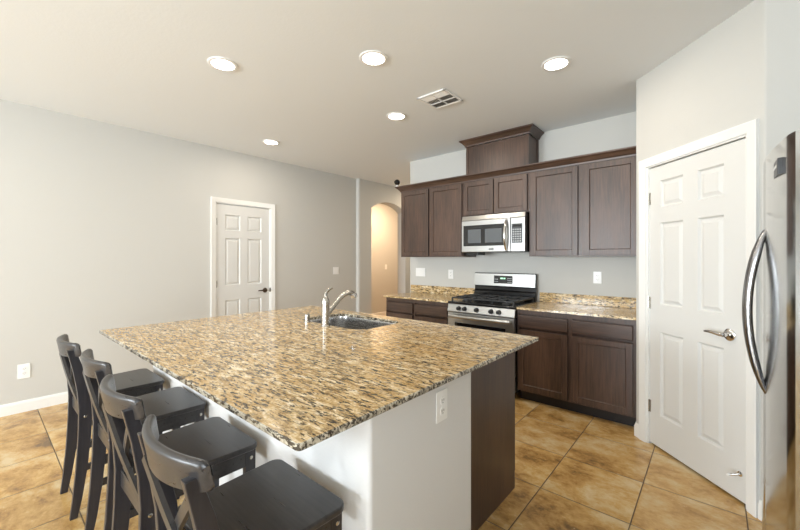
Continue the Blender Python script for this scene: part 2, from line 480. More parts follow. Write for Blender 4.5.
# pantry door
pm = Matrix.Translation((PX0, PY0, 0)) @ Matrix.Rotation(-PI / 4, 4, 'Z')
struct('trim_2', casing('c', PD0 - .012, PD1 + .012, PDZ + .012, pm, .058), M['trim'])
PW = PD1 - PD0
leaf = six_panel(PW, PDZ - .02, [(.10, .290), (.400, .572)], [(.225, .825), (1.02, 1.605), (1.715, 1.905)])
d2 = leaf.build('door_2', M['door'], smooth=20); d2['kind'] = 'structure'
p_ = diag(PD0, .014); d2.location = (p_[0], p_[1], .016); d2.rotation_euler = (0, 0, -PI / 4)
lever(d2, PW - .100, .912, M['chrome'], -1, 0, 1.05)
MB().box(PW + .0, PW + .010, -.010, -.001, .885, .945, .002).build('strike_plate', M['chrome'], d2, local=True)
for z in (.265, 1.025, 1.79): hinge(d2, -.004, z, M['nickel'])
sp = MB().lathe([(.001, 0), (.014, 0), (.014, -.006), (.004, -.009), (.001, -.009)][::-1], (PW - .040, 0, .150), 'y', 20)
for k in range(10): sp.lathe([(.004, -.009 - k * .006), (.0065, -.012 - k * .006), (.004, -.015 - k * .006)][::-1], (PW - .040, 0, .150), 'y', 16)
st = sp.build('spring_stop', M['chrome'], d2, local=True)
MB().cyl((PW - .040, -.068, .150), (PW - .040, -.082, .150), .0075, .006, 16).build('rubber_tip', M['white'], st, local=True)
# door casing seen through the arch
hm = Matrix.Translation((-6.0, 5.02, 0)) @ Matrix.Rotation(PI / 2, 4, 'Z')
struct('trim_3', casing('c', 0, .80, 2.06, hm, .058), M['trim'])
d3 = six_panel(.796, 2.05, [(.12, .34), (.456, .676)], [(.22, .83), (1.02, 1.62), (1.715, 1.915)]).build('door_3', M['door'], smooth=20)
d3['kind'] = 'structure'; d3.location = (-6.0 + .003, 5.022, .005); d3.rotation_euler = (0, 0, PI / 2)
lever(d3, .73, .92, M['bronze'], -1)

# ------------------------------------------------------------------ kitchen cabinets on the back wall
def shaker(m, x0, x1, z0, z1, y, fr=.049, th=.019):
    """recessed-panel door facing -Y with its front at y"""
    b = .0015
    m.box(x0, x0 + fr, y, y + th, z0, z1, b).box(x1 - fr, x1, y, y + th, z0, z1, b)
    m.box(x0 + fr, x1 - fr, y, y + th, z0, z0 + fr, b).box(x0 + fr, x1 - fr, y, y + th, z1 - fr, z1, b)
    i0, i1, j0, j1 = x0 + fr, x1 - fr, z0 + fr, z1 - fr; s_ = .005
    bm = m.bm
    A = [bm.verts.new(p) for p in ((i0, y + .003, j0), (i1, y + .003, j0), (i1, y + .003, j1), (i0, y + .003, j1))]
    B = [bm.verts.new(p) for p in ((i0 + s_, y + .010, j0 + s_), (i1 - s_, y + .010, j0 + s_), (i1 - s_, y + .010, j1 - s_), (i0 + s_, y + .010, j1 - s_))]
    for k in range(4): m._f((A[k], A[(k + 1) % 4], B[(k + 1) % 4], B[k]))
    m._f(B); bm.normal_update()
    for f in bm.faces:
        if abs(f.normal.x) > .9 and all(min(abs(v.co.x - x0), abs(v.co.x - x1)) < 1e-4 for v in f.verts): f.material_index = 1  # dark side edges: shadow line between doors put into the colour
    return m

UB, UT = 1.388, 2.262           # upper cabinets bottom and top
FY = 3.713
def upper(label, x0, x1, zb, doors, mark=None):
    t = thing('upper_cabinet', label, 'cabinet', ((x0 + x1) / 2, (FY + YB) / 2, zb))
    b = MB().box(x0, x1, FY + .019, YB - .002, zb, UT)
    # face frame
    b.box(x0, x0 + .03, FY, FY + .019, zb, UT, .001).box(x1 - .03, x1, FY, FY + .019, zb, UT, .001)
    b.box(x0 + .03, x1 - .03, FY, FY + .019, zb, zb + .025).box(x0 + .03, x1 - .03, FY, FY + .019, UT - .03, UT)
    for (a0, a1), (b0, b1) in zip(doors, doors[1:]): b.box(a1 - .012, b0 + .012, FY, FY + .019, zb + .025, UT - .03)
    b.build('body', M['wood'], t)
    for a0, a1 in doors:
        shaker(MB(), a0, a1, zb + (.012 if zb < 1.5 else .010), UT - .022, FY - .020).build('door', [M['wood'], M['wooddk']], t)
    return t
upper('dark brown upper cabinet with two tall doors at the left end, left of the microwave', -3.174, -2.222, UB, [(-3.155, -2.713), (-2.690, -2.232)])
upper('short dark brown two-door wall cabinet directly above the microwave', -2.220, -1.444, 1.852, [(-2.205, -1.836), (-1.824, -1.458)])
upper('wide dark brown upper cabinet with two large doors to the right of the microwave', -1.442, -.462, UB, [(-1.416, -.974), (-.922, -.498)])
# dark underside shadow rail is the cabinet bottom itself; crown runs over all three
CP = [(0, UT - .010), (.008, UT - .010), (.010, UT + .004), (.016, UT + .010), (.034, UT + .034), (.042, UT + .038), (.046, UT + .042), (.058, UT + .050), (.058, UT + .062), (0, UT + .062)]
m = MB().sweep([(-3.176, YB - .003), (-3.176, FY - .001), (-.458, FY - .001)], CP)
m.box(-3.172, -.462, FY, YB - .002, UT + .001, UT + .060)
tag(m.build('crown_moulding', M['woodx'], origin=(-1.8, 3.68, UT)), 'long dark brown crown moulding running along the tops of the upper cabinets', 'moulding')
# boxed duct cover up to the ceiling
HX0, HX1, HY = -2.197, -1.462, 3.735
t = thing('duct_cover', 'dark wooden box with crown standing on top of the cabinets up to the ceiling', 'duct cover', ((HX0 + HX1) / 2, 3.87, UT + .062))
b = MB().box(HX0, HX1, HY + .006, YB - .002, UT + .064, 2.66)
b.box(HX0, HX0 + .030, HY, HY + .008, UT + .064, 2.66, .001).box(HX1 - .045, HX1, HY, HY + .008, UT + .064, 2.66, .001)
b.box(HX1 - .002, HX1 + .006, HY, HY + .04, UT + .064, 2.66, .001).box(HX1 - .002, HX1 + .006, YB - .04, YB - .002, UT + .064, 2.66, .001)
b.build('panel_box', M['wood'], t)
HP = [(o, z - (UT + .062) + 2.735) for o, z in CP]
MB().sweep([(HX0 - .002, YB - .003), (HX0 - .002, HY - .001), (HX1 + .008, HY - .001), (HX1 + .008, YB - .003)], HP).build('crown', M['woodx'], t)

# base cabinets
BF = 3.413; CT = .900           # face-frame front, counter top height
def base_cab(label, x0, x1, cols, doors=True):
    t = thing('base_cabinet', label, 'cabinet', ((x0 + x1) / 2, 3.72, 0))
    b = MB().box(x0, x1, BF + .019, YB - .003, .10, CT - .022)
    b.box(x0, x1, BF, BF + .019, .10, .125).box(x0, x1, BF, BF + .019, CT - .062, CT - .022)
    e = [x0] + [c for pr in cols for c in pr] + [x1]
    for k in range(0, len(e), 2): b.box(e[k], e[k + 1], BF, BF + .019, .125, CT - .062)
    b.build('body', M['wood'], t)
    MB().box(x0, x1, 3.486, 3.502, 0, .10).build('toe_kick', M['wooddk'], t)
    for a, c in cols:
        d = MB().box(a, c, BF - .020, BF - .001, .712, .828, .006, 3)
        d.build('drawer', M['woodx'], t)
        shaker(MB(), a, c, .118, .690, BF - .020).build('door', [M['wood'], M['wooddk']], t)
    return t
base_cab('dark brown base cabinet left of the range, two drawers showing over the island', -3.165, -2.212, [(-3.150, -2.725), (-2.700, -2.235)])
base_cab('dark brown base cabinet right of the range with two drawers and two doors', -1.440, -.462, [(-1.425, -.978), (-.943, -.488)])
def counter(label, x0, x1):
    m = MB()
    m.prism([(BF - .026, CT - .0205), (BF - .023, CT - .0005), (BF - .022, CT), (YB - .003, CT), (YB - .003, CT - .0205)], 'x', x0, x1)
    return tag(m.build('countertop', M['granite'], origin=((x0 + x1) / 2, 3.7, CT - .02)), label, 'countertop')
counter('short tan granite countertop on the base cabinet left of the range', -3.195, -2.212)
counter('tan granite countertop on the two-door base cabinet right of the range', -1.440, -.458)
for x0, x1, lb in ((-3.246, -2.212, 'low granite backsplash strip on the wall left of the range'), (-1.440, -.458, 'low granite backsplash strip on the wall right of the range')):
    tag(MB().box(x0, x1, YB - .022, YB - .001, CT + .001, 1.000, .002).build('backsplash', M['granite'], origin=((x0 + x1) / 2, YB - .01, CT)), lb, 'backsplash')

# ------------------------------------------------------------------ range
RX0, RX1, RY = -2.205, -1.447, 3.360
t = thing('gas_range', 'stainless steel gas range with black grates between the two base cabinets', 'stove', ((RX0 + RX1) / 2, 3.68, 0))
MB().box(RX0, RX1, RY + .045, YB - .03, .06, .880, .004).build('body', M['black'], t)
for x in (RX0 + .05, RX1 - .05):
    for y in (RY + .10, YB - .10):
        MB().cyl((x, y, 0), (x, y, .065), .018, .014, 12).build('foot', M['black'], t)
ct = MB().box(RX0 - .002, RX1 + .002, RY + .004, YB - .10, .878, .905, .008, 3).build('cooktop', M['black'], t)
bx = MB()
for cx in (-2.06, -1.826, -1.592):
    for cy in (3.52, 3.80):
        if abs(cx + 1.826) < .01 and cy < 3.6: continue
        bx = MB().lathe([(.001, 0), (.052, 0), (.048, .010), (.034, .012), (.034, .022), (.030, .025), (.001, .026)], (cx, cy, .904), 'z', 28)
        bx.build('burner', M['dgrey'], ct)
for gx0, gx1 in ((RX0 + .03, -1.950), (-1.945, -1.708), (-1.703, RX1 - .03)):
    g = MB(); z = .940; r = .0075
    for x in (gx0, gx1): g.box(x - r, x + r, 3.41, 3.90, z - r, z + r, .003)
    for y in (3.41, 3.66, 3.90): g.box(gx0, gx1, y - r, y + r, z - r, z + r, .003)
    xm = (gx0 + gx1) / 2
    g.box(xm - r, xm + r, 3.41, 3.90, z - r, z + r + .004, .003)
    for y in (3.53, 3.79): g.box(gx0, gx1, y - r, y + r, z - r, z + r + .004, .003)
    for x in (gx0, gx1):
        for y in (3.41, 3.90): g.box(x - r, x + r, y - r, y + r, .903, z, .002)
    g.build('grate', M['iron'], t)
cp = MB().prism([(RY + .012, .876), (RY + .060, .876), (RY + .060, .792), (RY - .004, .792), (RY - .006, .806)], 'x', RX0, RX1, .003).build('control_panel', M['steel'], t)
for px in (-2.062, -1.992, -1.852, -1.690, -1.607):
    k = MB().lathe([(.001, .004), (.024, .004), (.024, -.004), (.021, -.008), (.019, -.030), (.015, -.034), (.001, -.034)][::-1], (px, RY + .001, .836), 'y', 24)
    k.box(px - .003, px + .003, RY - .036, RY - .028, .836 - .018, .836 + .018, .001)
    k.build('knob', M['dgrey'], cp)
od = MB().box(RX0 + .002, RX1 - .002, RY, RY + .05, .215, .786, .006).build('oven_door', M['steel'], t)
MB().box(RX0 + .090, RX1 - .090, RY - .003, RY + .01, .36, .685, .004).build('oven_window', M['blackgl'], od)
hd = MB().tube([(RX0 + .035 + i * (RX1 - RX0 - .07) / 14, RY - .034 - .016 * math.sin(PI * i / 14), .752) for i in range(15)], .017, 14, ((0, 1, 0), .65))
for x in (RX0 + .05, RX1 - .05): hd.box(x - .012, x + .012, RY - .034, RY + .002, .740, .764, .003)
hd.build('oven_handle', M['steel'], od)
MB().box(RX0 + .002, RX1 - .002, RY + .004, RY + .05, .075, .208, .006).build('lower_drawer', M['steel'], t)
bg = MB().prism([(YB - .035, .90), (YB - .035, 1.196), (YB - .055, 1.200), (YB - .068, 1.192), (YB - .078, 1.050), (YB - .066, 1.040), (YB - .066, 1.005), (YB - .085, .985), (YB - .085, .90)], 'x', RX0 + .002, RX1 - .018, .002).build('backguard', M['black'], t)
MB().prism([(YB - .069, 1.190), (YB - .073, 1.190), (YB - .083, 1.052), (YB - .078, 1.052)], 'x', RX0 + .002, RX1 - .020).build('backguard_panel', M['steel'], bg)
dp = MB().prism([(YB - .0725, 1.170), (YB - .0755, 1.170), (YB - .0815, 1.080), (YB - .0785, 1.080)], 'x', -1.948, -1.722).build('display', M['blackgl'], bg)
for i in range(4):
    for j in range(3):
        kk = MB().box(-1.775 + i * .013 - .0045, -1.775 + i * .013 + .0045, YB - .0835, YB - .0765, 1.092 + j * .022, 1.100 + j * .022); kk.build('button', M['keys'], dp)
for i in range(3):
    for j in range(2): kk = MB().box(-1.938 + i * .016, -1.928 + i * .016, YB - .0835, YB - .0765, 1.098 + j * .026, 1.106 + j * .026); kk.build('button', M['keys'], dp)

MB().box(-1.866, -1.836, YB - .081, YB - .074, 1.132, 1.146).box(-1.828, -1.808, YB - .081, YB - .074, 1.132, 1.146).build('clock_digits', M['led'], dp)

# ------------------------------------------------------------------ over-the-range microwave
MX0, MX1, MY, MZ0, MZ1 = -2.190, -1.450, 3.630, 1.435, 1.846
t = thing('microwave', 'stainless over-the-range microwave mounted under the short cabinet', 'microwave', ((MX0 + MX1) / 2, 3.82, MZ0))
MB().box(MX0, MX1, MY + .028, YB - .004, MZ0, MZ1 - .002, .004).build('body', M['black'], t)
MB().prism([(MY + .012, MZ1 - .002), (MY + .05, MZ1 - .002), (MY + .05, MZ1 - .052), (MY - .002, MZ1 - .052)], 'x', MX0, MX1 - .002, .003).build('vent_strip', M['steel'], t)
XS = -1.606
d = MB().box(MX0, XS - .002, MY - .004, MY + .03, MZ0 + .004, MZ1 - .055, .006, 3).build('door', M['steel'], t)
wd = MB().box(-2.166, -1.676, MY - .007, MY, 1.505, 1.738, .004).build('window', M['blackgl'], d)
MB().box(-2.105, -1.945, MY - .0085, MY - .006, 1.540, 1.690, .001).box(-1.895, -1.700, MY - .0085, MY - .006, 1.540, 1.690, .001).build('window_reflection', M['mw_reflection'], wd)  # grey panels: window reflections in the glass put in as colour
hh = MB().tube([(-1.648, MY - .010 - .046 * math.sin(PI * i / 12) ** .7, 1.452 + i * .0265) for i in range(13)], [.011 + .005 * math.sin(PI * i / 12) for i in range(13)], 14)
hh.build('handle', M['chrome'], d)
MB().box(-1.850, -1.795, MY - .006, MY - .003, 1.463, 1.476, .001).build('badge', M['dgrey'], d)
c = MB().box(XS + .001, MX1 - .002, MY - .002, MY + .03, MZ0 + .004, MZ1 - .055, .006, 3).build('control_panel', M['steel'], t)
kp = MB().box(-1.592, -1.478, MY - .004, MY, 1.528, 1.728, .003).build('keypad', M['dgrey'], c)
for i in range(4):
    for j in range(6): MB().box(-1.582 + i * .025, -1.566 + i * .025, MY - .0055, MY - .003, 1.540 + j * .024, 1.554 + j * .024).build('button', M['keys'], kp)
MB().box(-1.580, -1.490, MY - .0055, MY - .003, 1.694, 1.718, .001).build('display', M['blackgl'], kp)
MB().box(-2.150, -2.000, MY + .03, MY + .20, MZ0 - .030, MZ0 + .002, .004).build('filter_housing', M['black'], t)

# ------------------------------------------------------------------ island
IX0, IX1, IY0, IY1, IZ = -2.940, -.761, .507, 2.110, .914
EX = -.900                       # cabinet end panel
t = thing('kitchen_island', 'kitchen island base with light grey wall ends and a dark brown end panel', 'island', (-1.85, 1.42, 0))
pw = MB()
def rrect(x0, x1, y0, y1, r, n=6):
    out = []
    for cx, cy, a0 in ((x1 - r, y1 - r, 0), (x0 + r, y1 - r, PI / 2), (x0 + r, y0 + r, PI), (x1 - r, y0 + r, 3 * PI / 2)):
        for i in range(n + 1):
            a = a0 + PI / 2 * i / n; out.append((cx + r * math.cos(a), cy + r * math.sin(a)))
    return out
pw.prism(rrect(-2.905, -.800, .785, 1.415, .018), 'z', 0, IZ - .0205)
pw.build('half_wall', M['drywall'], t, smooth=40)
MB().box(-2.89, -2.872, 1.416, 2.060, .10, IZ - .0205).box(-2.872, EX - .018, 1.416, 1.430, .10, IZ - .0205).box(-2.872, EX - .018, 1.430, 2.060, .10, .118).box(-2.872, EX - .018, 2.056, 2.074, .118, IZ - .0205).build('cabinet_body', M['wood'], t)
MB().box(EX - .018, EX, 1.416, 2.094, 0, IZ - .0205, .001).build('end_panel', M['wood'], t)
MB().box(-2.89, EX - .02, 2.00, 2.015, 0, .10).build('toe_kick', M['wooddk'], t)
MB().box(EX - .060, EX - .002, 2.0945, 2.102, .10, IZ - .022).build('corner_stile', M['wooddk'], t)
for a, c in ((-2.86, -2.44), (-2.42, -2.00), (-1.98, -1.56), (-1.53, -.96)):
    m = MB(); shaker(m, a, c, .118, .86, -2.094); m.bm.transform(Matrix.Diagonal((1, -1, 1, 1)))
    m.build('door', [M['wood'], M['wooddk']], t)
# counter slab with the sink cut-out
SKX0, SKX1, SKY0, SKY1 = -2.345, -1.675, 1.565, 1.985
def sink_outline(off=0.0):
    x0, x1, y0, y1 = SKX0 - off, SKX1 + off, SKY0 - off, SKY1 + off
    out = []
    for cx, cy, a0, r in ((x1, y1, 0, .09), (x0, y1, PI / 2, .09), (x0, y0, PI, .07), (x1, y0, 3 * PI / 2, .12)):
        sx = -1 if a0 in (0, 3 * PI / 2) else 1; sy = -1 if a0 in (0, PI / 2) else 1
        ox, oy = cx + sx * (r + off), cy + sy * (r + off)
        for i in range(9):
            a = a0 + PI / 2 * i / 8; out.append((ox + (r + off) * math.cos(a), oy + (r + off) * math.sin(a)))
    return out
def slab_with_hole(outer, hole, z0, z1, bev):
    b = bmesh.new()
    def loop(pts, z): return [b.verts.new((x, y, z)) for x, y in pts]
    def inset(pts, d):
        xs = [p[0] for p in pts]; ys = [p[1] for p in pts]; mx, my = (min(xs) + max(xs)) / 2, (min(ys) + max(ys)) / 2
        sx = 1 - 2 * d / (max(xs) - min(xs)); sy = 1 - 2 * d / (max(ys) - min(ys))
        return [(mx + (x - mx) * sx, my + (y - my) * sy) for x, y in pts]
    oi = inset(outer, bev); rows = [loop(oi, z0), loop(outer, z0 + bev), loop(outer, z1 - bev), loop(oi, z1)]
    n = len(outer)
    for A, B in zip(rows, rows[1:]):
        for k in range(n):
            f = b.faces.new((A[k], A[(k + 1) % n], B[(k + 1) % n], B[k])); f.material_index = 1
    ht, hb = loop(hole, z1), loop(hole, z0); h = len(hole)
    for k in range(h):
        f = b.faces.new((ht[k], ht[(k + 1) % h], hb[(k + 1) % h], hb[k])); f.material_index = 1
    for top, hl in ((rows[-1], ht), (rows[0], hb)):
        ed = [b.edges.get((l[k], l[(k + 1) % len(l)])) for l in (top, hl) for k in range(len(l))]
        bmesh.ops.triangle_fill(b, use_beauty=True, use_dissolve=False, edges=ed)
    bmesh.ops.recalc_face_normals(b, faces=b.faces)
    return b
b = slab_with_hole(rrect(IX0, IX1, IY0, IY1, .012, 4), sink_outline(), IZ - .020, IZ, .003)
me = bpy.data.meshes.new('island_countertop'); b.transform(Matrix.Translation((1.85, -1.3, -(IZ - .02)))); b.to_mesh(me); b.free()
me.materials.append(M['granite']); me.materials.append(M['gedge'])
o = bpy.data.objects.new('island_countertop', me); COL.objects.link(o); o.location = (-1.85, 1.3, IZ - .02)
tag(o, 'large rectangular tan speckled granite top of the island with the sink in it', 'countertop')
# sink bowl under the slab
t = thing('sink', 'undermount stainless sink bowl set into the island countertop', 'sink', ((SKX0 + SKX1) / 2, (SKY0 + SKY1) / 2, IZ - .22))
def bowl(x0, x1, y0, y1, depth, r):
    b = bmesh.new(); zt = IZ - .0205
    rows = []
    for ins, z in ((-.012, zt), (0, zt), (.004, zt - .02), (.008, zt - depth + .03), (.016, zt - depth + .008), (.035, zt - depth)):
        rows.append([b.verts.new((x, y, z)) for x, y in rrect(x0 + ins, x1 - ins, y0 + ins, y1 - ins, max(.01, r - ins), 6)])
    n = len(rows[0])
    for A, B in zip(rows, rows[1:]):
        for k in range(n): b.faces.new((A[k], A[(k + 1) % n], B[(k + 1) % n], B[k]))
    b.faces.new(rows[-1]); m = MB(); m.merge(b); return m
b1 = bowl(SKX0 - .006, SKX1 + .006, SKY0 - .006, SKY1 + .006, .20, .09).build('bowl', M['sink'], t)
MB().lathe([(.001, .001), (.045, .001), (.045, .004), (.030, .003), (.001, -.002)], (-2.01, 1.80, IZ - .0205 - .20), 'z', 24).build('drain', M['chrome'], b1)
# faucet
FX, FYY = -1.965, 1.522
t = thing('faucet', 'brushed nickel single-lever pull-out faucet beside the island sink', 'faucet', (FX, FYY, IZ))
MB().lathe([(.001, 0), (.031, 0), (.031, .004), (.0275, .008), (.0265, .10), (.0255, .135), (.0265, .137), (.0265, .168), (.024, .178), (.017, .192), (.012, .200), (.001, .203)], (FX, FYY, IZ), 'z', 32).build('body', M['nickel'], t)
MB().tube([(FX, FYY + .004, IZ + .192), (FX - .002, FYY + .004, IZ + .215), (FX + .001, FYY + .014, IZ + .232), (FX + .010, FYY + .030, IZ + .248), (FX + .020, FYY + .044, IZ + .255)],
          [.015, .012, .010, .009, .006], 14, ((1, -.3, 0), .8)).build('lever', M['nickel'], t)
sv = [(0, .020, .085), (0, .045, .105), (0, .085, .142), (0, .125, .178), (0, .160, .200), (0, .195, .210), (0, .225, .207), (0, .250, .194)]
s1 = MB().tube([(FX + a, FYY + b, IZ + c) for a, b, c in sv], [.016, .0155, .0155, .0165, .018, .019, .019, .018], 18).build('spout', M['nickel'], t)
MB().tube([(FX, FYY + .244, IZ + .203), (FX, FYY + .252, IZ + .187), (FX, FYY + .256, IZ + .173)], [.021, .026, .027], 20).build('spray_head', M['chrome'], s1)
tag(MB().lathe([(.001, 0), (.021, 0), (.021, .003), (.0185, .006), (.0185, .050), (.016, .056), (.001, .057)], (-2.190, 1.535, IZ), 'z', 28).build('air_gap', M['nickel'], origin=(-2.190, 1.535, IZ)),
    'short brushed nickel cylinder cap on the granite left of the faucet', 'air gap cap')

# ------------------------------------------------------------------ bar stools (local frame: seat faces +y)
def stool():
    t = bpy.data.objects.new('bar_stool', None); COL.objects.link(t)
    SH = .630
    # seat, slightly tapered, rounded corners
    def corner(cx, cy, r, a0, a1, n=6): return [(cx + r * math.cos(a0 + (a1 - a0) * i / n), cy + r * math.sin(a0 + (a1 - a0) * i / n)) for i in range(n + 1)]
    poly = corner(.196 - .035, .205 - .035, .035, 0, PI / 2) + corner(-.196 + .035, .205 - .035, .035, PI / 2, PI) + corner(-.180 + .02, -.148 + .02, .02, PI, 1.5 * PI) + corner(.180 - .02, -.148 + .02, .02, 1.5 * PI, 2 * PI)
    MB().prism(poly, 'z', SH - .022, SH, .006, 3).build('seat', M['stool'], t, local=True, smooth=50)
    # back posts with legs
    prof = [(-.212, 0, .032), (-.197, .10, .040), (-.180, .25, .048), (-.168, .42, .054), (-.164, .56, .056), (-.172, .66, .052), (-.194, .78, .044), (-.222, .885, .034)]
    for sx in (-1, 1):
        pts = [(y - d / 2, z) for y, z, d in prof] + [(y + d / 2, z) for y, z, d in prof[::-1]]
        x = sx * .163
        MB().prism(pts, 'x', x - .0125, x + .0125, .003, 2).build('back_leg', M['stoolz'], t, local=True, smooth=50)
        lx = sx * .165
        MB().prism([(.152, .608), (.196, .608), (.190, 0), (.160, 0)], 'x', lx - .0125, lx + .0125, .003).build('front_leg', M['stoolz'], t, local=True)
        for z in (.365, .250):
            yb = -.17 if z > .3 else -.18
            MB().box(lx - .010, lx + .010, yb, .165, z - .016, z + .016, .003).build('side_stretcher', M['stool'], t, local=True)
        MB().box(lx - .011, lx + .011, -.14, .155, .545, .607, .002).build('side_apron', M['stool'], t, local=True)
        for y, z in ((-.166, .525), (.176, .575)):
            MB().lathe([(.001, 0), (.007, 0), (.007, .002), (.004, .003), (.001, .003)], (sx * (abs(lx) + .0125) if y > 0 else sx * .1755, y, z), 'x', 14).build('bolt', M['nickel'], t, local=True)
    MB().box(-.153, .153, .163, .183, .545, .607, .002).build('front_apron', M['stool'], t, local=True)
    MB().box(-.153, .153, .160, .182, .185, .222, .003).build('footrest', M['stool'], t, local=True)
    MB().box(-.151, .151, -.176, -.156, .492, .556, .003).build('back_apron', M['stool'], t, local=True)
    # curved top rail
    b = bmesh.new(); n = 40; rows = []
    for i in range(n + 1):
        u = -1 + 2 * i / n; x = u * .200; y = -.238 + .052 * u * u
        e = max(0, abs(u) - .88) / .12
        q_ = 1 - math.sqrt(max(0, 1 - e * e))
        zt = .925 - .020 * q_ - .003 * u * u; zb = .836 + .014 * u * u + .016 * q_
        th = .011 * (1 - .88 * q_)
        sl = .10; row = []
        for dy, z in ((-th, zb + .004), (-th * 1.05, zb + .05), (-th * 1.15, zt - .012), (-th * .8, zt - .003), (0, zt), (th * .8, zt - .003), (th * 1.15, zt - .012), (th * 1.05, zb + .05), (th, zb + .004), (0, zb)):
            row.append(b.verts.new((x, y + dy - (z - .86) * sl * 1.6, z)))
        rows.append(row)
    k = len(rows[0])
    for A, B in zip(rows, rows[1:]):
        for j in range(k): b.faces.new((A[j], A[(j + 1) % k], B[(j + 1) % k], B[j]))
    b.faces.new(rows[0][::-1]); b.faces.new(rows[-1])
    m = MB(); m.merge(b); m.build('top_rail', M['stool'], t, local=True, smooth=60)
    # crossed back slats
    for sx in (-1, 1):
        b = bmesh.new(); rows = []
        for i in range(13):
            u = i / 12; x = sx * (-.142 + .284 * u); z = .550 + .275 * u
            y = -.170 - .050 * u ** 1.5 - .012 * math.sin(PI * u) + (.007 if sx > 0 else -.007)
            dx, dz = .284 * sx, .275; L = math.hypot(dx, dz); nx, nz = -dz / L, dx / L; h = .014; q = .0062
            rows.append([b.verts.new((x + nx * h * a, y + q * c, z + nz * h * a)) for a, c in ((-1, -1), (1, -1), (1, 1), (-1, 1))])
        for A, B in zip(rows, rows[1:]):
            for j in range(4): b.faces.new((A[j], A[(j + 1) % 4], B[(j + 1) % 4], B[j]))
        b.faces.new(rows[0][::-1]); b.faces.new(rows[-1])
        m = MB(); m.merge(b); m.build('cross_slat', M['stool'], t, local=True)
    return t
proto = stool()
SL = ['black wooden bar stool nearest the camera, at the right end of the row',
      'second black bar stool from the camera, seat tucked under the granite overhang',
      'third black bar stool from the camera, second from the far left end of the row',
      'farthest black bar stool, leftmost in the row and closest to the grey left wall']
for i, (x, y, lb) in enumerate(zip((-1.030, -1.572, -2.150, -2.712), (.528, .538, .568, .547), SL)):
    o = proto if i == 0 else copy_tree(proto)
    o.location = (x, y, 0); tag(o, lb, 'bar stool', 'bar stools along the island')

# ------------------------------------------------------------------ refrigerator at the right edge
def ffx(y): return .158 + .170 * (y - 2.135) ** 2
FR0, FRS, FR1 = 1.700, 2.135, 2.545
t = thing('refrigerator', 'stainless side-by-side refrigerator at the right edge of the photo', 'refrigerator', (.62, 2.15, 0))
MB().box(.275, 1.03, FR0 + .006, FR1 - .004, .02, 1.755, .006).build('cabinet_body', M['dgrey'], t)
MB().box(.30, .34, FR0 + .02, FR1 - .02, 0, .075, .003).build('kick_grille', M['black'], t)
for y0, y1, nm in ((FR0, FRS - .003, 0), (FRS + .003, FR1, 1)):
    n = 14; pts = []
    for i in range(n + 1):
        y = y0 + (y1 - y0) * i / n
        x = ffx(y)
        ed = min(y - y0, y1 - y)
        if ed < .004: x += .006
        pts.append((x, y))
    pts += [(.270, y1), (.270, y0)]
    d = MB().prism(pts, 'z', .085, 1.770, .0).build('fridge_door', M['steelz'], t, smooth=30)
    yh = FRS + (-.036 if nm == 0 else .036)
    hp = []
    for i in range(25):
        u = i / 24; s_ = math.sin(PI * u)
        hp.append((ffx(yh) + .004 - .056 * s_ ** .8, yh + (.010 if nm == 0 else -.010) * (1 - s_), .815 + .665 * u))
    MB().tube(hp, [.008 + .007 * min(1, math.sin(PI * i / 24) * 2.2) for i in range(25)], 16, ((0, 1, 0), 1.25)).build('handle', M['handle'], d)
    if nm == 0:
        bd = MB().box(ffx(1.86) - .006, ffx(1.86) + .014, 1.803, 1.905, 1.655, 1.712, .003).build('badge', M['dgrey'], d)
        xx = ffx(1.86) - .0075
        MB().box(xx, xx + .004, 1.815, 1.893, 1.680, 1.690).build('badge_bar', M['chrome'], bd)

# ------------------------------------------------------------------ plates on the walls
def plate(name, label, cat, place, wd, ht, kind, n=1):
    """wall plate: local x along wall, -y out, z up, centred at the origin"""
    t = bpy.data.objects.new(name, None); COL.objects.link(t); t.matrix_basis = place; tag(t, label, cat)
    MB().box(-wd / 2, wd / 2, -.006, -.0005, -ht / 2, ht / 2, .003, 2).build('cover_plate', M['white'], t, local=True)
    for i in range(n):
        cx = (i - (n - 1) / 2) * .046
        if kind == 'switch':
            MB().prism([(-.0060, -.033), (-.0060, .033), (-.0085, .033), (-.0068, 0), (-.0100, -.033)], 'x', cx - .0165, cx + .0165).build('rocker', M['white'], t, local=True)
        else:
            for dz in (-.020, .020):
                r = MB().lathe([(.001, -.0086), (.0155, -.0086), (.0165, -.0055)], (cx, 0, dz), 'y', 20).build('receptacle', M['white'], t, local=True)
                MB().box(cx - .0075, cx - .005, -.0092, -.008, dz - .001, dz + .008).box(cx + .005, cx + .0075, -.0092, -.008, dz - .001, dz + .008).box(cx - .002, cx + .002, -.0092, -.008, dz - .009, dz - .005).build('slots', M['slot'], r, local=True)
    return t
def at(x, y, z, rz): return Matrix.Translation((x, y, z)) @ Matrix.Rotation(rz, 4, 'Z')
plate('electrical_outlet', 'white outlet low on the grey left wall behind the stools', 'outlet', at(XL, .282, .362, PI / 2), .080, .130, 'outlet')
plate('light_switch', 'white double light switch on the left wall right of the white door', 'light switch', at(XL, 3.825, 1.172, PI / 2), .118, .118, 'switch', 2)
plate('light_switch', 'white triple switch on the kitchen wall under the left upper cabinet', 'light switch', at(-3.085, YB, 1.180, 0), .162, .118, 'switch', 3)
plate('electrical_outlet', 'white outlet on the kitchen wall just left of the range', 'outlet', at(-2.590, YB, 1.165, 0), .074, .118, 'outlet')
plate('electrical_outlet', 'white outlet on the kitchen wall above the right-hand granite counter', 'outlet', at(-.877, YB, 1.178, 0), .074, .118, 'outlet')
plate('electrical_outlet', 'white outlet on the light grey end wall of the island', 'outlet', at(-.800, 1.173, .797, PI / 2), .074, .118, 'outlet')
plate('light_switch', 'small white switch on the warm-lit wall seen through the arch', 'light switch', at(-6.0, 6.45, 1.17, PI / 2), .074, .118, 'switch', 1)

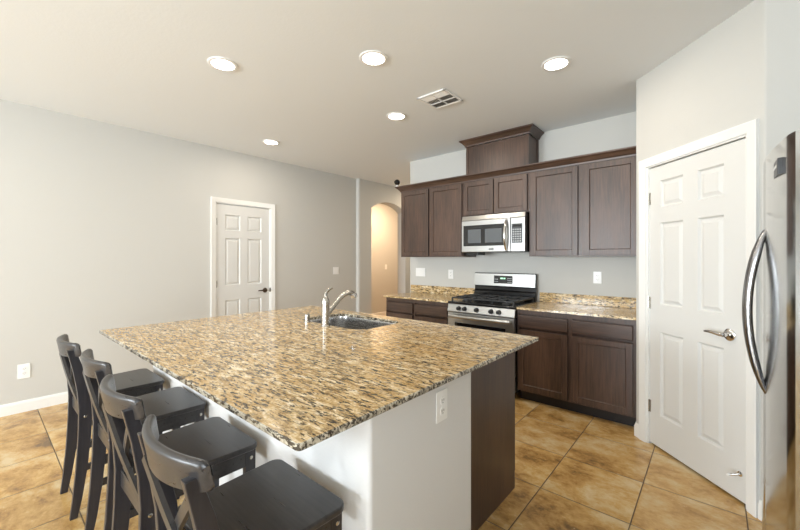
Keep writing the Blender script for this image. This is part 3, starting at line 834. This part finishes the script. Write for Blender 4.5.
# ------------------------------------------------------------------ ceiling: recessed lights, vent; camera on the cabinets
LPOS = [((-2.631, 1.140), 'recessed ceiling light at the upper left, nearest the camera over the stools side'),
        ((-1.770, 1.779), 'recessed ceiling light at the top centre of the photo, over the island'),
        ((-.845, 2.668), 'recessed ceiling light at the upper right, in front of the large cabinet doors'),
        ((-2.321, 2.646), 'recessed ceiling light beside the ceiling vent, on its left'),
        ((-3.958, 2.270), 'small-looking recessed ceiling light nearest the left wall, above the white door')]
def downlight(x, y, label, group='recessed lights in the kitchen ceiling', power=LAMP_W):
    t = thing('recessed_light', label, 'ceiling light', (x, y, CZ), 0, group)
    MB().lathe([(.072, -.001), (.098, -.001), (.097, -.006), (.088, -.010), (.076, -.008), (.074, -.001)], (x, y, CZ), 'z', 40, False).build('trim_ring', M['white'], t)
    MB().lathe([(.001, -.004), (.0755, -.004), (.0755, -.0015), (.001, -.0015)], (x, y, CZ), 'z', 40).build('lens', M['lens'], t)
    area('bulb', (0, 0, -.014), (0, 0, 0), .14, .14, power, LAMP_C, 'DISK', t)
    return t
for (x, y), lb in LPOS: downlight(x, y, lb)
# unseen lamps: hall and corridor, plus a few behind the camera added as fill
def hidden_lamp(name, x, y, power, col):
    t = MB().lathe([(.072, -.001), (.098, -.001), (.097, -.006), (.088, -.010), (.076, -.008), (.074, -.001)], (x, y, CZ), 'z', 32, False).build(name, M['white'])
    t['kind'] = 'structure'
    area('bulb', (x, y, CZ - .014), (0, 0, 0), .14, .14, power, col, 'DISK')
hidden_lamp('trim_4', -5.20, 5.95, 44, (1.0, .70, .45))
hidden_lamp('trim_5', -3.95, 5.75, 16, (1.0, .80, .58))
for k_, (x, y) in enumerate(((-3.55, -.60), (-1.75, -1.40), (-2.6, -3.4))):
    hidden_lamp('trim_%d' % (6 + k_), x, y, LAMP_W, LAMP_C)  # added lamps, unseen, to even out the room light

VX0, VX1, VY0, VY1 = -1.930, -1.645, 2.462, 2.750
t = thing('ceiling_vent', 'white square ceiling air vent with six louvred sections', 'vent', ((VX0 + VX1) / 2, (VY0 + VY1) / 2, CZ))
f = MB(); zz0, zz1 = CZ - .012, CZ - .0005; bw = .020
for a, b_, c, d in ((VX0, VX1, VY0, VY0 + bw), (VX0, VX1, VY1 - bw, VY1), (VX0, VX0 + bw, VY0, VY1), (VX1 - bw, VX1, VY0, VY1)):
    f.box(a, b_, c, d, zz0, zz1, .003)
cx = [VX0 + bw, (VX0 + VX1) / 2, VX1 - bw]; cy = [VY0 + bw + k * (VY1 - VY0 - 2 * bw) / 3 for k in range(4)]
f.box(cx[1] - .005, cx[1] + .005, VY0 + bw, VY1 - bw, zz0 + .001, zz1)
for y in cy[1:3]: f.box(VX0 + bw, VX1 - bw, y - .005, y + .005, zz0 + .001, zz1)
f.build('frame', M['white'], t)
MB().box(VX0 + .01, VX1 - .01, VY0 + .01, VY1 - .01, CZ - .002, CZ - .0008).build('backing', M['slot'], t)
for i in range(2):
    for j in range(3):
        s_ = MB(); x0, x1, y0, y1 = cx[i] + .005, cx[i + 1] - .005, cy[j] + .005, cy[j + 1] - .005
        along_x = (j != 1) ^ (i == 1 and j == 1)
        nS = 6
        for k in range(nS):
            if along_x:
                y = y0 + (k + .5) * (y1 - y0) / nS; dd = .009 * (1 if j == 0 else -1)
                s_.prism([(y - dd, CZ - .003), (y - dd + .001, CZ - .003), (y + dd + .001, CZ - .011), (y + dd, CZ - .011)], 'x', x0, x1)
            else:
                x = x0 + (k + .5) * (x1 - x0) / nS; dd = .009 * (1 if i == 0 else -1)
                s_.prism([(x - dd, CZ - .003), (x - dd + .001, CZ - .003), (x + dd + .001, CZ - .011), (x + dd, CZ - .011)], 'y', y0, y1)
        s_.build('louvre_section', M['white'], t, smooth=0)

KX, KY, KZ = -3.213, 3.676, UT + .0625
t = thing('security_camera', 'small black round camera on a white base on the left cabinet corner', 'camera', (KX, KY, KZ))
MB().lathe([(.001, 0), (.020, 0), (.020, .006), (.012, .012), (.008, .030), (.001, .031)], (KX, KY, KZ), 'z', 24).build('base', M['white'], t)
hb = MB().lathe([(.001, -.036)] + [(.038 * math.sin(PI * i / 14), -.038 * math.cos(PI * i / 14)) for i in range(1, 14)] + [(.001, .038)], (KX, KY, KZ + .062), 'y', 28).build('housing', M['black'], t)
MB().lathe([(.001, -.040), (.017, -.040), (.020, -.034), (.001, -.030)], (KX, KY, KZ + .062), 'y', 24).build('lens', M['blackgl'], hb)
